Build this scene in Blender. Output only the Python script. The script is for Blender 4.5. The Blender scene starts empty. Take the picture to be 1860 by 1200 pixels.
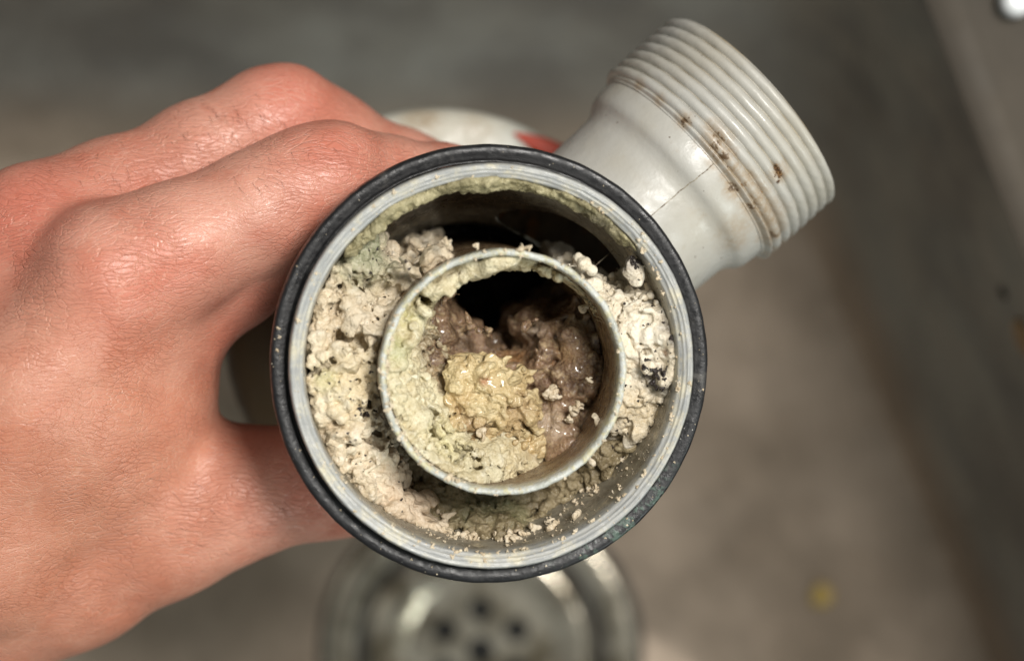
import bpy, bmesh, math, random
import numpy as np
from mathutils import Vector, Matrix

rng = np.random.default_rng(7)
random.seed(7)
MM = 0.001
H = 450.0            # camera height above the trap's mouth, mm
R = math.radians

# ------------------------------------------------------------------ camera, world, lamps, exposure
sc = bpy.context.scene
C = sc.collection
cam_d = bpy.data.cameras.new('camera')
cam = bpy.data.objects.new('camera', cam_d); C.objects.link(cam)
cam.location = (0, 0, H * MM)
cam_d.sensor_width = 36.0
cam_d.lens = 36.0 * H / 186.0
cam_d.clip_start = 0.01; cam_d.clip_end = 20
cam_d.dof.use_dof = True
cam_d.dof.focus_distance = (H + 13) * MM
cam_d.dof.aperture_fstop = 7.0
cam_d.dof.aperture_blades = 9
sc.camera = cam

world = bpy.data.worlds.new('World'); sc.world = world; world.use_nodes = True
bg = world.node_tree.nodes['Background']
bg.inputs[0].default_value = (0.80, 0.84, 0.82, 1); bg.inputs[1].default_value = 0.24

def area(name, d, dist, size, power, col, aim=(0, 0, -0.03)):
    l = bpy.data.lights.new(name, 'AREA'); l.shape = 'DISK'; l.size = size; l.energy = power; l.color = col
    o = bpy.data.objects.new(name, l); C.objects.link(o)
    v = Vector(d).normalized(); o.location = Vector(aim) + v * dist
    o.rotation_euler = v.to_track_quat('Z', 'Y').to_euler()
    return o
area('key_lamp', (0.31, 0.22, 0.93), 0.75, 0.22, 6.6, (1.0, 0.965, 0.915))
area('window_light', (0.75, -0.70, 0.60), 0.9, 0.40, 2.9, (0.92, 1.0, 0.97))

vs = sc.view_settings
vs.view_transform = 'Standard'; vs.look = 'None'; vs.exposure = 0.0; vs.gamma = 1.0
vs.use_curve_mapping = False
sc.cycles.use_denoising = True
sc.cycles.max_bounces = 6; sc.cycles.diffuse_bounces = 3; sc.cycles.use_adaptive_sampling = True; sc.cycles.adaptive_threshold = .015

# ------------------------------------------------------------------ frames: photo pixel -> place (mm)
def P(px, py, z=0.0):
    s = (H - z) / H / 10.0
    return np.array([(px - 930) * s, (600 - py) * s, z])

TRAP_O = P(896, 666, 0)
_u = Vector((0.105, -0.062, 1)).normalized()
_x = (Vector((1, 0, 0)) - _u * _u.x).normalized()
_y = _u.cross(_x)
TR = np.array([_x, _y, _u]).T                      # trap local -> place
TRAP_M = Matrix.Translation(Vector(TRAP_O) * MM) @ Matrix(TR.tolist()).to_4x4()

def L(px, py, zl):
    """where the sight line of a pixel meets the trap's cross-section at local height zl"""
    o = np.array([0, 0, H]); d = P(px, py, 0) - o
    n = TR[:, 2]; t = (zl + n @ TRAP_O - n @ o) / (n @ d)
    return TR.T @ (o + d * t - TRAP_O)

# ------------------------------------------------------------------ object helpers
def obj(name, verts, faces, mat, parent=None, smooth=True):
    me = bpy.data.meshes.new(name)
    if isinstance(faces, np.ndarray):
        nv, nf, k = len(verts), len(faces), faces.shape[1]
        me.vertices.add(nv); me.vertices.foreach_set('co', (np.asarray(verts, dtype=np.float32) * MM).ravel())
        me.loops.add(nf * k); me.loops.foreach_set('vertex_index', faces.astype(np.int32).ravel())
        me.polygons.add(nf); me.polygons.foreach_set('loop_start', np.arange(nf, dtype=np.int32) * k)
        me.update(calc_edges=True)
    else:
        me.from_pydata([tuple(float(c) * MM for c in v) for v in verts], [], faces)
    me.validate()
    me.polygons.foreach_set('use_smooth', [smooth] * len(me.polygons))
    if mat: me.materials.append(mat)
    o = bpy.data.objects.new(name, me); C.objects.link(o)
    if parent: o.parent = parent
    return o

def tag(o, label=None, cat=None, group=None, kind=None):
    for k, v in (('label', label), ('category', cat), ('group', group), ('kind', kind)):
        if v: o[k] = v
    return o

def empty(name, m=None):
    o = bpy.data.objects.new(name, None); C.objects.link(o)
    if m is not None: o.matrix_world = m
    o.empty_display_size = 0.02
    return o

def lathe(profile, n=128, closed=False, wob=0.0, fn=None):
    """profile: [(r, z)...]; returns verts, quad faces around local z"""
    prof = np.array(profile, float); m = len(prof)
    th = np.linspace(0, 2 * math.pi, n, endpoint=False)
    r = np.repeat(prof[:, 0][:, None], n, 1); z = np.repeat(prof[:, 1][:, None], n, 1)
    if fn is not None: r, z = fn(r, z, th[None, :])
    v = np.stack([r * np.cos(th), r * np.sin(th), z], -1).reshape(-1, 3)
    f = []
    for i in range(m if closed else m - 1):
        a = (np.arange(n) + i * n); b = (np.arange(n) + ((i + 1) % m) * n)
        f.append(np.stack([a, np.roll(a, -1), np.roll(b, -1), b], 1))
    return v, np.concatenate(f)

def smooth_profile(pts, sub=6):
    """Catmull-Rom through a profile"""
    p = [np.array(q, float) for q in pts]; out = []
    p = [2 * p[0] - p[1]] + p + [2 * p[-1] - p[-2]]
    for i in range(1, len(p) - 2):
        for k in range(sub):
            t = k / sub; a, b, c, d = p[i - 1:i + 3]
            out.append(.5 * ((2 * b) + (c - a) * t + (2 * a - 5 * b + 4 * c - d) * t * t + (3 * b - a - 3 * c + d) * t ** 3))
    out.append(p[-2]); return out

# ------------------------------------------------------------------ volumes: signed fields meshed by surface nets
class Vol:
    def __init__(s, lo, hi, h):
        s.lo = np.array(lo, float); s.h = h
        s.n = np.ceil((np.array(hi) - s.lo) / h).astype(int) + 1
        s.ax = [s.lo[i] + h * np.arange(s.n[i]) for i in range(3)]
        s.F = np.full(s.n, 50.0, np.float32)
    def block(s, lo, hi):
        a = np.clip(np.floor((np.array(lo) - s.lo) / s.h).astype(int), 0, s.n)
        b = np.clip(np.ceil((np.array(hi) - s.lo) / s.h).astype(int) + 1, 0, s.n)
        if (b <= a).any(): return None
        return tuple(slice(a[i], b[i]) for i in range(3))
    def xyz(s, sl=None):
        sl = sl or (slice(None),) * 3
        return (s.ax[0][sl[0]][:, None, None].astype(np.float32), s.ax[1][sl[1]][None, :, None].astype(np.float32), s.ax[2][sl[2]][None, None, :].astype(np.float32))
    def capsule(s, a, b, ra, rb, k, F=None):
        F = s.F if F is None else F
        a = np.array(a, float); b = np.array(b, float); m = max(ra, rb) + 2 * k + 6
        sl = s.block(np.minimum(a, b) - m, np.maximum(a, b) + m)
        if sl is None: return
        x, y, z = s.xyz(sl); d = b - a; dd = max(d @ d, 1e-6)
        t = np.clip(((x - a[0]) * d[0] + (y - a[1]) * d[1] + (z - a[2]) * d[2]) / dd, 0, 1)
        D = np.sqrt((x - a[0] - t * d[0]) ** 2 + (y - a[1] - t * d[1]) ** 2 + (z - a[2] - t * d[2]) ** 2) - (ra + (rb - ra) * t)
        F[sl] = smin(F[sl], D.astype(np.float32), k)
    def ball(s, c, r, k=0.2, sc=(1, 1, 1), sub=False):
        m = r * max(sc) + 2 * k + 1.2
        sl = s.block(np.array(c) - m, np.array(c) + m)
        if sl is None: return
        x, y, z = s.xyz(sl)
        D = (np.sqrt(((x - c[0]) / sc[0]) ** 2 + ((y - c[1]) / sc[1]) ** 2 + ((z - c[2]) / sc[2]) ** 2) - r) * min(sc)
        F = s.F
        if sub: F[sl] = -smin(-F[sl], D, k)
        else: F[sl] = smin(F[sl], D, k)
    def chip(s, c, r, g, k=.12):
        """an angular fragment: a ball cut by random planes"""
        sl = s.block(np.array(c) - r * 1.2 - .5, np.array(c) + r * 1.2 + .5)
        if sl is None: return
        x, y, z = s.xyz(sl); x = x - c[0]; y = y - c[1]; z = z - c[2]
        D = np.sqrt(x * x + y * y + z * z) - r
        nn = g.normal(size=(7, 3)); nn /= np.linalg.norm(nn, axis=1)[:, None]
        for a, b, e in nn: D = np.maximum(D, x * a + y * b + z * e - r * g.uniform(.35, .75))
        s.F[sl] = smin(s.F[sl], D.astype(np.float32), k)
    def noise(s, wl, seed, aniso=(1, 1, 1)):
        """smooth lattice noise of wavelength wl (mm) in about -1..1"""
        g = np.random.default_rng(seed); W = []; dims = []
        for i in range(3):
            u = (s.ax[i] - s.lo[i]) / (wl * aniso[i]); m = int(u[-1]) + 5
            w = np.zeros((len(u), m), np.float32); j = np.floor(u).astype(int); f = u - j; r = np.arange(len(u))
            w[r, j] = (1 - f) ** 3 / 6; w[r, j + 1] = (3 * f ** 3 - 6 * f ** 2 + 4) / 6
            w[r, j + 2] = (-3 * f ** 3 + 3 * f ** 2 + 3 * f + 1) / 6; w[r, j + 3] = f ** 3 / 6
            W.append(w); dims.append(m)
        lat = g.uniform(-1, 1, dims).astype(np.float32)
        t = np.tensordot(W[0], lat, (1, 0))
        t = np.tensordot(t, W[1], (1, 1)).transpose(0, 2, 1)
        return np.tensordot(t, W[2], (2, 1)) * 2.2
    def mesh(s):
        F = s.F.copy()
        for i in range(3):                                   # close at the borders
            sl = [slice(None)] * 3
            for e in (0, -1): sl[i] = e; F[tuple(sl)] = np.maximum(F[tuple(sl)], 0.3)
        S = F < 0; nx, ny, nz = F.shape
        cnt = np.zeros((nx - 1, ny - 1, nz - 1), np.int8)
        for i in (0, 1):
            for j in (0, 1):
                for k in (0, 1): cnt += S[i:nx - 1 + i, j:ny - 1 + j, k:nz - 1 + k]
        act = (cnt > 0) & (cnt < 8)
        I = np.argwhere(act); idx = np.full(act.shape, -1, np.int64); idx[act] = np.arange(len(I))
        acc = np.zeros((len(I), 3)); num = np.zeros(len(I))
        corners = [(i, j, k) for i in (0, 1) for j in (0, 1) for k in (0, 1)]
        val = {c: F[I[:, 0] + c[0], I[:, 1] + c[1], I[:, 2] + c[2]].astype(float) for c in corners}
        for a in corners:
            for ax in range(3):
                if a[ax]: continue
                b = list(a); b[ax] = 1; b = tuple(b)
                va, vb = val[a], val[b]; m = (va < 0) != (vb < 0)
                t = np.where(m, va / np.where(m, va - vb, 1), 0)
                p = np.repeat(np.array(a, float)[None], len(I), 0); p[:, ax] += t
                acc += np.where(m[:, None], p, 0); num += m
        V = s.lo + (I + acc / num[:, None]) * s.h
        Q = []
        for ax in range(3):
            o1, o2 = (ax + 1) % 3, (ax + 2) % 3
            A = [slice(None)] * 3; B = [slice(None)] * 3
            A[ax] = slice(0, -1); B[ax] = slice(1, None)
            sa, sb = S[tuple(A)], S[tuple(B)]
            E = np.argwhere(sa != sb)
            E = E[(E[:, o1] > 0) & (E[:, o2] > 0) & (E[:, o1] < F.shape[o1] - 1) & (E[:, o2] < F.shape[o2] - 1)]
            q = []
            for d1, d2 in ((-1, -1), (0, -1), (0, 0), (-1, 0)):
                c = E.copy(); c[:, o1] += d1; c[:, o2] += d2; q.append(idx[c[:, 0], c[:, 1], c[:, 2]])
            q = np.stack(q, 1); fl = sb[E[:, 0], E[:, 1], E[:, 2]]
            q[fl] = q[fl][:, ::-1]; Q.append(q)
        return V, np.concatenate(Q)

def smin(a, b, k):
    h = np.clip(0.5 + 0.5 * (b - a) / k, 0, 1)
    return (b + (a - b) * h - k * h * (1 - h)).astype(np.float32)

def torn(v, seed, a=1.0):
    """sharp torn ridges, creases and little caves laid over a field"""
    v.F += a * (.9 * np.abs(v.noise(2.9, seed)) - .75 * (1 - np.abs(v.noise(2.3, seed + 1))) ** 2 + .4 * np.abs(v.noise(1.3, seed + 2)) + .16 * v.noise(.75, seed + 3) + .28)
    v.F = np.maximum(v.F, (v.noise(3.8, seed + 4) - .66) * 4 * a)

def drop_small(V, Q, nmin):
    """throw away loose islands below nmin vertices"""
    lab = np.arange(len(V))
    while True:
        m = lab[Q].min(1); new = lab.copy()
        for c in range(4): np.minimum.at(new, Q[:, c], m)
        new = new[new]
        if (new == lab).all(): break
        lab = new
    u, inv, cnt = np.unique(lab, return_inverse=True, return_counts=True)
    keep = cnt[inv] >= nmin
    mp = np.cumsum(keep) - 1
    return V[keep], mp[Q[keep[Q[:, 0]]]]

# ------------------------------------------------------------------ materials
class N:
    def __init__(s, name):
        s.m = bpy.data.materials.new(name); s.m.use_nodes = True
        s.t = s.m.node_tree; s.b = s.t.nodes['Principled BSDF']
        tc = s.t.nodes.new('ShaderNodeTexCoord'); mp = s.t.nodes.new('ShaderNodeMapping')
        mp.inputs['Scale'].default_value = (1000, 1000, 1000)
        s.t.links.new(tc.outputs['Object'], mp.inputs[0]); s.co = mp.outputs[0]   # millimetres
    def set(s, i, v):
        if isinstance(v, bpy.types.NodeSocket): s.t.links.new(v, i)
        elif hasattr(i.default_value, '__len__') and not hasattr(v, '__len__'): i.default_value = (v,) * len(i.default_value)
        elif hasattr(v, '__len__') and len(v) == 3 and len(i.default_value) == 4: i.default_value = (*v, 1)
        else: i.default_value = v
    def P(s, **k):
        nm = dict(col='Base Color', rough='Roughness', metal='Metallic', spec='Specular IOR Level', sss='Subsurface Weight', sssr='Subsurface Radius', ssss='Subsurface Scale', coat='Coat Weight', coatr='Coat Roughness', normal='Normal', ior='IOR', trans='Transmission Weight')
        for a, v in k.items(): s.set(s.b.inputs[nm[a]], v)
        return s
    def map(s, scale=(1, 1, 1), rot=(0, 0, 0), loc=(0, 0, 0), co=None):
        n = s.t.nodes.new('ShaderNodeMapping'); s.t.links.new(co or s.co, n.inputs[0])
        n.inputs['Scale'].default_value = scale; n.inputs['Rotation'].default_value = rot; n.inputs['Location'].default_value = loc
        return n.outputs[0]
    def noise(s, scale, detail=3, rough=.55, dist=0, co=None):
        n = s.t.nodes.new('ShaderNodeTexNoise'); s.t.links.new(co or s.co, n.inputs['Vector'])
        n.inputs['Scale'].default_value = scale; n.inputs['Detail'].default_value = detail; n.inputs['Roughness'].default_value = rough; n.inputs['Distortion'].default_value = dist
        return n.outputs['Fac']
    def vor(s, scale, feature='F1', co=None, rand=1.0):
        n = s.t.nodes.new('ShaderNodeTexVoronoi'); n.feature = feature; s.t.links.new(co or s.co, n.inputs['Vector'])
        n.inputs['Scale'].default_value = scale; n.inputs['Randomness'].default_value = rand
        return n.outputs['Distance']
    def math(s, op, a, b=0.0, c=None, clamp=False):
        n = s.t.nodes.new('ShaderNodeMath'); n.operation = op; n.use_clamp = clamp
        s.set(n.inputs[0], a); s.set(n.inputs[1], b)
        if c is not None: s.set(n.inputs[2], c)
        return n.outputs[0]
    def ramp(s, f, a, b, lo=0.0, hi=1.0):
        n = s.t.nodes.new('ShaderNodeMapRange'); n.interpolation_type = 'SMOOTHSTEP'
        s.set(n.inputs[0], f); n.inputs[1].default_value = a; n.inputs[2].default_value = b; n.inputs[3].default_value = lo; n.inputs[4].default_value = hi
        return n.outputs[0]
    def mix(s, f, a, b):
        n = s.t.nodes.new('ShaderNodeMix'); n.data_type = 'RGBA'
        s.set(n.inputs[0], f); s.set(n.inputs[6], a); s.set(n.inputs[7], b)
        return n.outputs[2]
    def near(s, c, r, soft=.5, wob=0.0, wsc=.5):
        """1 inside a ball of radius r mm round c, fading; edge shaken by noise"""
        n = s.t.nodes.new('ShaderNodeVectorMath'); n.operation = 'DISTANCE'
        s.t.links.new(s.co, n.inputs[0]); n.inputs[1].default_value = tuple(c)
        d = n.outputs['Value']
        if wob: d = s.math('ADD', d, s.math('MULTIPLY', s.math('SUBTRACT', s.noise(wsc, 4, .65), .5), wob * 2))
        return s.ramp(d, r * (1 - soft), r * (1 + soft * .3), 1.0, 0.0)
    def bump(s, h, dist, strength=1.0, normal=None):
        n = s.t.nodes.new('ShaderNodeBump'); n.inputs['Distance'].default_value = dist * MM; n.inputs['Strength'].default_value = strength
        s.t.links.new(h, n.inputs['Height'])
        if normal is not None: s.t.links.new(normal, n.inputs['Normal'])
        return n.outputs[0]
    def xyz(s):
        n = s.t.nodes.new('ShaderNodeSeparateXYZ'); s.t.links.new(s.co, n.inputs[0]); return n.outputs

def lin(r, g, b):
    return tuple(((c / 255 + .055) / 1.055) ** 2.4 if c > 10 else c / 255 / 12.92 for c in (r, g, b))

# ---- grease: three mingled colours, zones of mould, dark specks, wetness
def grease(name, c1, c2, c3, zones=(), rough=.55, wet=0.0, specks=.5, bumps=.25, sss=.15):
    n = N(name)
    col = n.mix(n.ramp(n.noise(.16, 4), .38, .62), c1, c2)
    col = n.mix(n.ramp(n.noise(.55, 5, .65), .50, .72), col, c3)
    for z in zones:
        c, r, zc, st = z[:4]
        col = n.mix(n.math('MULTIPLY', n.near(c, r, .7, r * .35, .35), st), col, zc)
    fine = n.noise(1.7, 5, .65)
    col = n.mix(n.ramp(fine, .35, .68, .0, .30), col, tuple(x * 1.25 for x in c3))
    sp = n.math('MULTIPLY', n.ramp(n.vor(.55), .12, .20, 1, 0), n.ramp(n.noise(.24, 3), .52, .60))
    col = n.mix(n.math('MULTIPLY', sp, specks), col, (.03, .022, .018))
    h = n.math('ADD', n.noise(.8, 5, .62), n.math('MULTIPLY', n.vor(1.5), -.35))
    rg = n.ramp(n.noise(.4, 3), .4, .65, rough, max(.12, rough - .25))
    n.P(col=col, rough=rg, spec=.45, normal=n.bump(h, bumps * 2.2, 1))
    if sss > .2: n.P(sss=sss, sssr=(1.0, .7, .4), ssss=.0012)
    if wet:
        n.P(coat=n.ramp(n.noise(.5, 4, .7), .38, .54, 0, wet), coatr=.07)
    return n.m
CREAM = [lin(216, 201, 174), lin(198, 178, 146), lin(230, 219, 198)]

# white pipe plastic, stained
def plastic(name, base, stains=(), rough=.32, grime=.35):
    n = N(name)
    col = n.mix(n.ramp(n.noise(.045, 3), .35, .7), base, tuple(c * f for c, f in zip(base, (.93, .90, .84))))
    col = n.mix(n.ramp(n.noise(.30, 5, .7), .56, .80, 0, grime), col, lin(150, 132, 100))
    if stains:
        mk = None
        for c, r, st in stains:
            q = n.math('MULTIPLY', n.near(c, r * 1.45, .95, r * .9, .5), st)
            mk = q if mk is None else n.math('MAXIMUM', mk, q)
        gr = n.noise(1.1, 5, .72)
        col = n.mix(n.math('MULTIPLY', mk, n.ramp(gr, .32, .55, .25, .85)), col, lin(146, 116, 74))
        col = n.mix(n.math('MULTIPLY', n.ramp(n.math('MULTIPLY', mk, n.math('ADD', gr, .25)), .58, .74), .8), col, lin(66, 44, 24))
    dots = n.math('MULTIPLY', n.ramp(n.vor(.33), .05, .08, 1, 0), n.ramp(n.noise(.12, 2), .48, .56))
    col = n.mix(n.math('MULTIPLY', dots, .7), col, lin(80, 58, 36))
    h = n.math('ADD', n.math('MULTIPLY', n.noise(.25, 3), .8), n.math('MULTIPLY', n.noise(2.2, 3), .12))
    n.P(col=col, rough=n.ramp(n.noise(.3, 4), .3, .7, rough - .06, rough + .18), spec=.5, normal=n.bump(h, .22))
    return n.m

# =================================================================== THE SETTING: a steel sink
SINK_Z = -270.0
def sink_mat(name, base, dark, scale=1.0, metal=.55, rough=.45):
    n = N(name)
    col = n.mix(n.ramp(n.noise(.018 * scale, 4, .6), .35, .68), base, dark)
    col = n.mix(n.ramp(n.noise(.07 * scale, 5, .7), .58, .8, 0, .5), col, tuple(c * .55 for c in dark))
    n.P(col=col, metal=metal, rough=n.ramp(n.noise(.05, 4), .35, .7, rough - .08, rough + .15), normal=n.bump(n.noise(.05, 2), .6))
    return n.m
M_sink = sink_mat('dull_steel', lin(172, 156, 139), lin(138, 124, 108))
sn = N.__new__(N); sn.m = M_sink; sn.t = M_sink.node_tree; sn.b = sn.t.nodes['Principled BSDF']; sn.co = [k for k in sn.t.nodes if k.type == 'MAPPING'][0].outputs[0]
cool = sn.mix(sn.ramp(sn.noise(.02, 4), .35, .65), lin(158, 158, 152), lin(128, 127, 123))
sn.P(col=sn.mix(sn.ramp(sn.xyz()[2], -268, -235), sn.b.inputs['Base Color'].links[0].from_socket, cool))
M_counter = sink_mat('worktop', lin(84, 76, 66), lin(74, 68, 60), metal=0, rough=.85)

def round_poly(pts, rad, seg=14):
    out = []
    for i in range(len(pts)):
        a, b, c = (np.array(pts[(i + k) % len(pts)], float) for k in (-1, 0, 1))
        u = (a - b) / np.linalg.norm(a - b); v = (c - b) / np.linalg.norm(c - b)
        p, q = b + u * rad, b + v * rad
        for k in range(seg + 1):
            t = k / seg; out.append((1 - t) ** 2 * p + 2 * t * (1 - t) * b + t * t * q)
    return np.array(out)
flo = round_poly([(78, 40), (-170, 44), (-190, -190), (165, -160)], 30)
rim = round_poly([(84, 104), (-240, 112), (-260, -260), (212, -230)], 30)
rings, zs = [], []
RIM_Z = -118.0
for k in range(13):                                   # floor -> fillet -> wall -> rolled lip
    t = k / 12; zz = SINK_Z + (RIM_Z - SINK_Z) * t ** 1.35
    rings.append(flo + (rim - flo) * (1 - (1 - t) ** 1.6)); zs.append(zz if k else SINK_Z)
n_ = len(flo); V = []; Fq = []
V.append((0, 0, SINK_Z))
V = [(-20, -60, SINK_Z)] + [(*p, z) for rr, z in zip(rings, zs) for p in rr]
for i in range(n_): Fq.append((0, 1 + (i + 1) % n_, 1 + i))
for k in range(12):
    for i in range(n_):
        a = 1 + k * n_ + i; b = 1 + k * n_ + (i + 1) % n_
        Fq.append((a, b, b + n_, a + n_))
# hole for the drain is cut by leaving the flange proud of the floor
sink = obj('sink_basin', V, Fq, M_sink); tag(sink, 'dull steel sink basin under the trap', 'sink', kind='structure')
out = rim * 1.0; c0 = rim.mean(0)
V = []
lipz = [(0, RIM_Z), (2.5, RIM_Z + 2.2), (6, RIM_Z + 2.8), (9, RIM_Z + 2.0), (10, RIM_Z), (600, RIM_Z)]
for d, z in lipz:
    nrm = out - c0; nrm = nrm / np.linalg.norm(nrm, axis=1)[:, None]
    V += [(*p, z) for p in out + nrm * d]
Fq = []
for k in range(len(lipz) - 1):
    for i in range(n_):
        a = k * n_ + i; b = k * n_ + (i + 1) % n_
        Fq.append((a, b, b + n_, a + n_))
ct = obj('worktop', V, Fq, M_counter); tag(ct, 'beige worktop round the sink', 'worktop', kind='structure')

# ---- drain with strainer
dn = N('drain_steel'); dn.P(col=dn.mix(dn.ramp(dn.noise(.09, 4), .4, .65), lin(204, 196, 178), lin(124, 114, 94)), metal=.85, rough=.2, normal=dn.bump(dn.noise(.1, 2), .5)); M_drain = dn.m
dk = N('drain_dark'); dk.P(col=dk.mix(dk.ramp(dk.noise(.2, 3), .4, .6), lin(34, 28, 20), lin(22, 20, 14)), rough=.6); M_ddark = dk.m
dc = P(873, 1180, SINK_Z); DM = Matrix.Translation(Vector(dc) * MM)
drain = empty('sink_drain', DM); tag(drain, 'round metal sink drain with holed strainer below the black ring', 'drain')
v, f = lathe(smooth_profile([(46, .4), (44.5, 1.6), (42, 2.0), (38, 1.6), (35.5, .8), (34, -1)], 4), 96); obj('flange', v, f, M_drain, drain)
v, f = lathe([(47.2, .3), (46.3, .9), (45.2, .9), (44.6, .35)], 96); obj('sealant_ring', v, f, M_ddark, drain)
v, f = lathe([(36.2, 1.7), (34.6, 2.2), (32.6, 1.2), (32, .5)], 96); obj('groove_ring', v, f, M_ddark, drain)
v, f = lathe(smooth_profile([(33.5, 1.0), (30, 3.0), (25, 2.2), (21, 1.0)], 4), 96); strainer = obj('strainer', v, f, M_drain, drain)
bm = bmesh.new(); edges = []
def ring_edges(cx, cy, r, n):
    vs_ = [bm.verts.new(((cx + r * math.cos(2 * math.pi * i / n)) * MM, (cy + r * math.sin(2 * math.pi * i / n)) * MM, 1.0 * MM)) for i in range(n)]
    for i in range(n): edges.append(bm.edges.new((vs_[i], vs_[(i + 1) % n])))
ring_edges(0, 0, 21.4, 64)
ring_edges(0, 0, 4.0, 20)
for k in range(6): ring_edges(12 * math.cos(R(30 + 60 * k)), 12 * math.sin(R(30 + 60 * k)), 3.6, 20)
bmesh.ops.triangle_fill(bm, use_beauty=True, edges=edges)
bmesh.ops.recalc_face_normals(bm, faces=bm.faces)
me = bpy.data.meshes.new('strainer_plate'); bm.to_mesh(me); bm.free(); me.materials.append(M_drain)
o = bpy.data.objects.new('strainer_plate', me); C.objects.link(o); o.parent = strainer
sm = o.modifiers.new('s', 'SOLIDIFY'); sm.thickness = .0012
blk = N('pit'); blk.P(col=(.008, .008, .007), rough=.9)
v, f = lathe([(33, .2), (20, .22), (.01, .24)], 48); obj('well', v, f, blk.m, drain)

# ---- small things in the sink and on the worktop
def lump(name, c, r, mat, seed, h=.35, sc3=(1, 1, .7), amp=.25):
    w = Vol([-r * 1.8] * 3, [r * 1.8] * 3, r / 9)
    x, y, z = w.xyz(); w.F = (np.sqrt((x / sc3[0]) ** 2 + (y / sc3[1]) ** 2 + (z / sc3[2]) ** 2) - r).astype(np.float32)
    w.F += w.noise(r * .8, seed) * r * amp + w.noise(r * .35, seed + 1) * r * amp * .4
    V, Q = w.mesh(); V, Q = drop_small(V, Q, 60)
    o = obj(name, V, Q, mat); o.location = Vector(c) * MM
    return o
ye = N('mustard'); ye.P(col=ye.mix(ye.noise(.4, 3), lin(160, 136, 66), lin(138, 118, 62)), rough=.6)
tag(lump('food_crumb', P(1490, 1082, SINK_Z + 1.2), 3.0, ye.m, 31), 'small mustard yellow crumb lying on the steel sink floor at lower right', 'crumb')
br = N('old_brass'); br.P(col=br.mix(br.noise(.3, 3), lin(190, 160, 120), lin(130, 100, 70)), rough=.4, metal=.5)
dg = N('black_grime'); dg.P(col=(.02, .017, .014), rough=.8)
wh = N('white_glaze'); wh.P(col=wh.mix(wh.noise(.2, 2), (.78, .80, .80), (.7, .72, .72)), rough=.2)

# =================================================================== THE TRAP
trap = empty('sink_trap', TRAP_M)
tag(trap, 'dirty white plastic sink trap with black ring and threaded side outlet, held in the hand', 'sink trap')
PLW = lin(180, 178, 171)
def ang(z, r, th): return None
ARM_Z = -36.0; ARM_A = R(40.5); ARM_T = R(-5.5)
arm_d = np.array([math.cos(ARM_A) * math.cos(ARM_T), math.sin(ARM_A) * math.cos(ARM_T), math.sin(ARM_T)])
arm_o = np.array([0, 0, ARM_Z])

# body: one shell, outside and inside, open where the outlet leaves it
outer = [(28, -92), (27.6, -80), (27.4, -60), (28.0, -44), (30.5, -34), (34.2, -24), (36.0, -16), (36.2, -8), (36.2, -2)]
rimp = [(36.2, -1.0), (35.95, -.25), (35.6, 0), (35.45, -.30), (35.25, -.1), (35.0, -.35), (34.85, -.75), (34.6, -.5), (34.35, -.8), (34.1, -1.6), (33.85, -1.5), (33.6, -2.4), (33.3, -4.0)]
inner = [(33.0, -8), (32.4, -14), (31.0, -22), (28.8, -32), (26.6, -42), (25.2, -52), (25.0, -70), (25.0, -96)]
prof = smooth_profile(outer, 6) + [np.array(q) for q in rimp] + smooth_profile(inner, 7)
def wobble(r, z, th):
    w = .10 * np.sin(3 * th + z * .1) + .06 * np.sin(11 * th + .7) * np.sin(z * .9) + .035 * np.sin(37 * th + z * 3) + .02 * np.sin(83 * th + z * 5)
    return r + w * (z > -6), z + .08 * np.sin(5 * th + 1) * (z > -6) + .05 * np.sin(23 * th) * (z > -3)
KR = 1.022
prof = [np.array((q[0] * (KR if q[1] > -20 else 1 + (KR - 1) * max(0, (q[1] + 60) / 40)), q[1])) for q in prof]
v, f = lathe(prof, 260, fn=wobble)
ctr = v[f].mean(1); rel = ctr - arm_o; t = rel @ arm_d; dist = np.linalg.norm(rel - t[:, None] * arm_d, axis=1)
cutf = (t > 5) & (dist < 17.6)
bnd = np.intersect1d(f[cutf].ravel(), f[~cutf].ravel()); f = f[~cutf]
rv = v[bnd] - arm_o; tv = rv @ arm_d; pv = rv - tv[:, None] * arm_d; v[bnd] = arm_o + tv[:, None] * arm_d + pv / np.linalg.norm(pv, axis=1)[:, None] * 17.5
nb = N('body_plastic')
rr = nb.xyz(); rad = nb.math('SQRT', nb.math('ADD', nb.math('MULTIPLY', rr[0], rr[0]), nb.math('MULTIPLY', rr[1], rr[1])))
angv = nb.math('ARCTAN2', rr[1], rr[0])
comb = nb.t.nodes.new('ShaderNodeCombineXYZ'); nb.set(comb.inputs[0], nb.math('MULTIPLY', angv, 6.0)); nb.set(comb.inputs[1], nb.math('MULTIPLY', rad, 2.6)); nb.set(comb.inputs[2], nb.math('MULTIPLY', rr[2], 1.2))
streak = nb.noise(1.0, 4, .6, co=comb.outputs[0])
col = nb.mix(nb.ramp(streak, .38, .62), lin(178, 178, 173), lin(152, 154, 153))
col = nb.mix(nb.ramp(nb.noise(.17, 6, .75), .47, .66, 0, .85), col, lin(208, 200, 174))
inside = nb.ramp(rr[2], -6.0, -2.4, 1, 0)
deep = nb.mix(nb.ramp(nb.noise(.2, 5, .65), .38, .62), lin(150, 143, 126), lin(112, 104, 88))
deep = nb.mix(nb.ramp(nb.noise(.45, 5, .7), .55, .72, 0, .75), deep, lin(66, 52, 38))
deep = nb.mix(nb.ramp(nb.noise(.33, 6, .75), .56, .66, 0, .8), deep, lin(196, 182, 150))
col = nb.mix(nb.math('MULTIPLY', inside, .9), col, deep)
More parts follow.
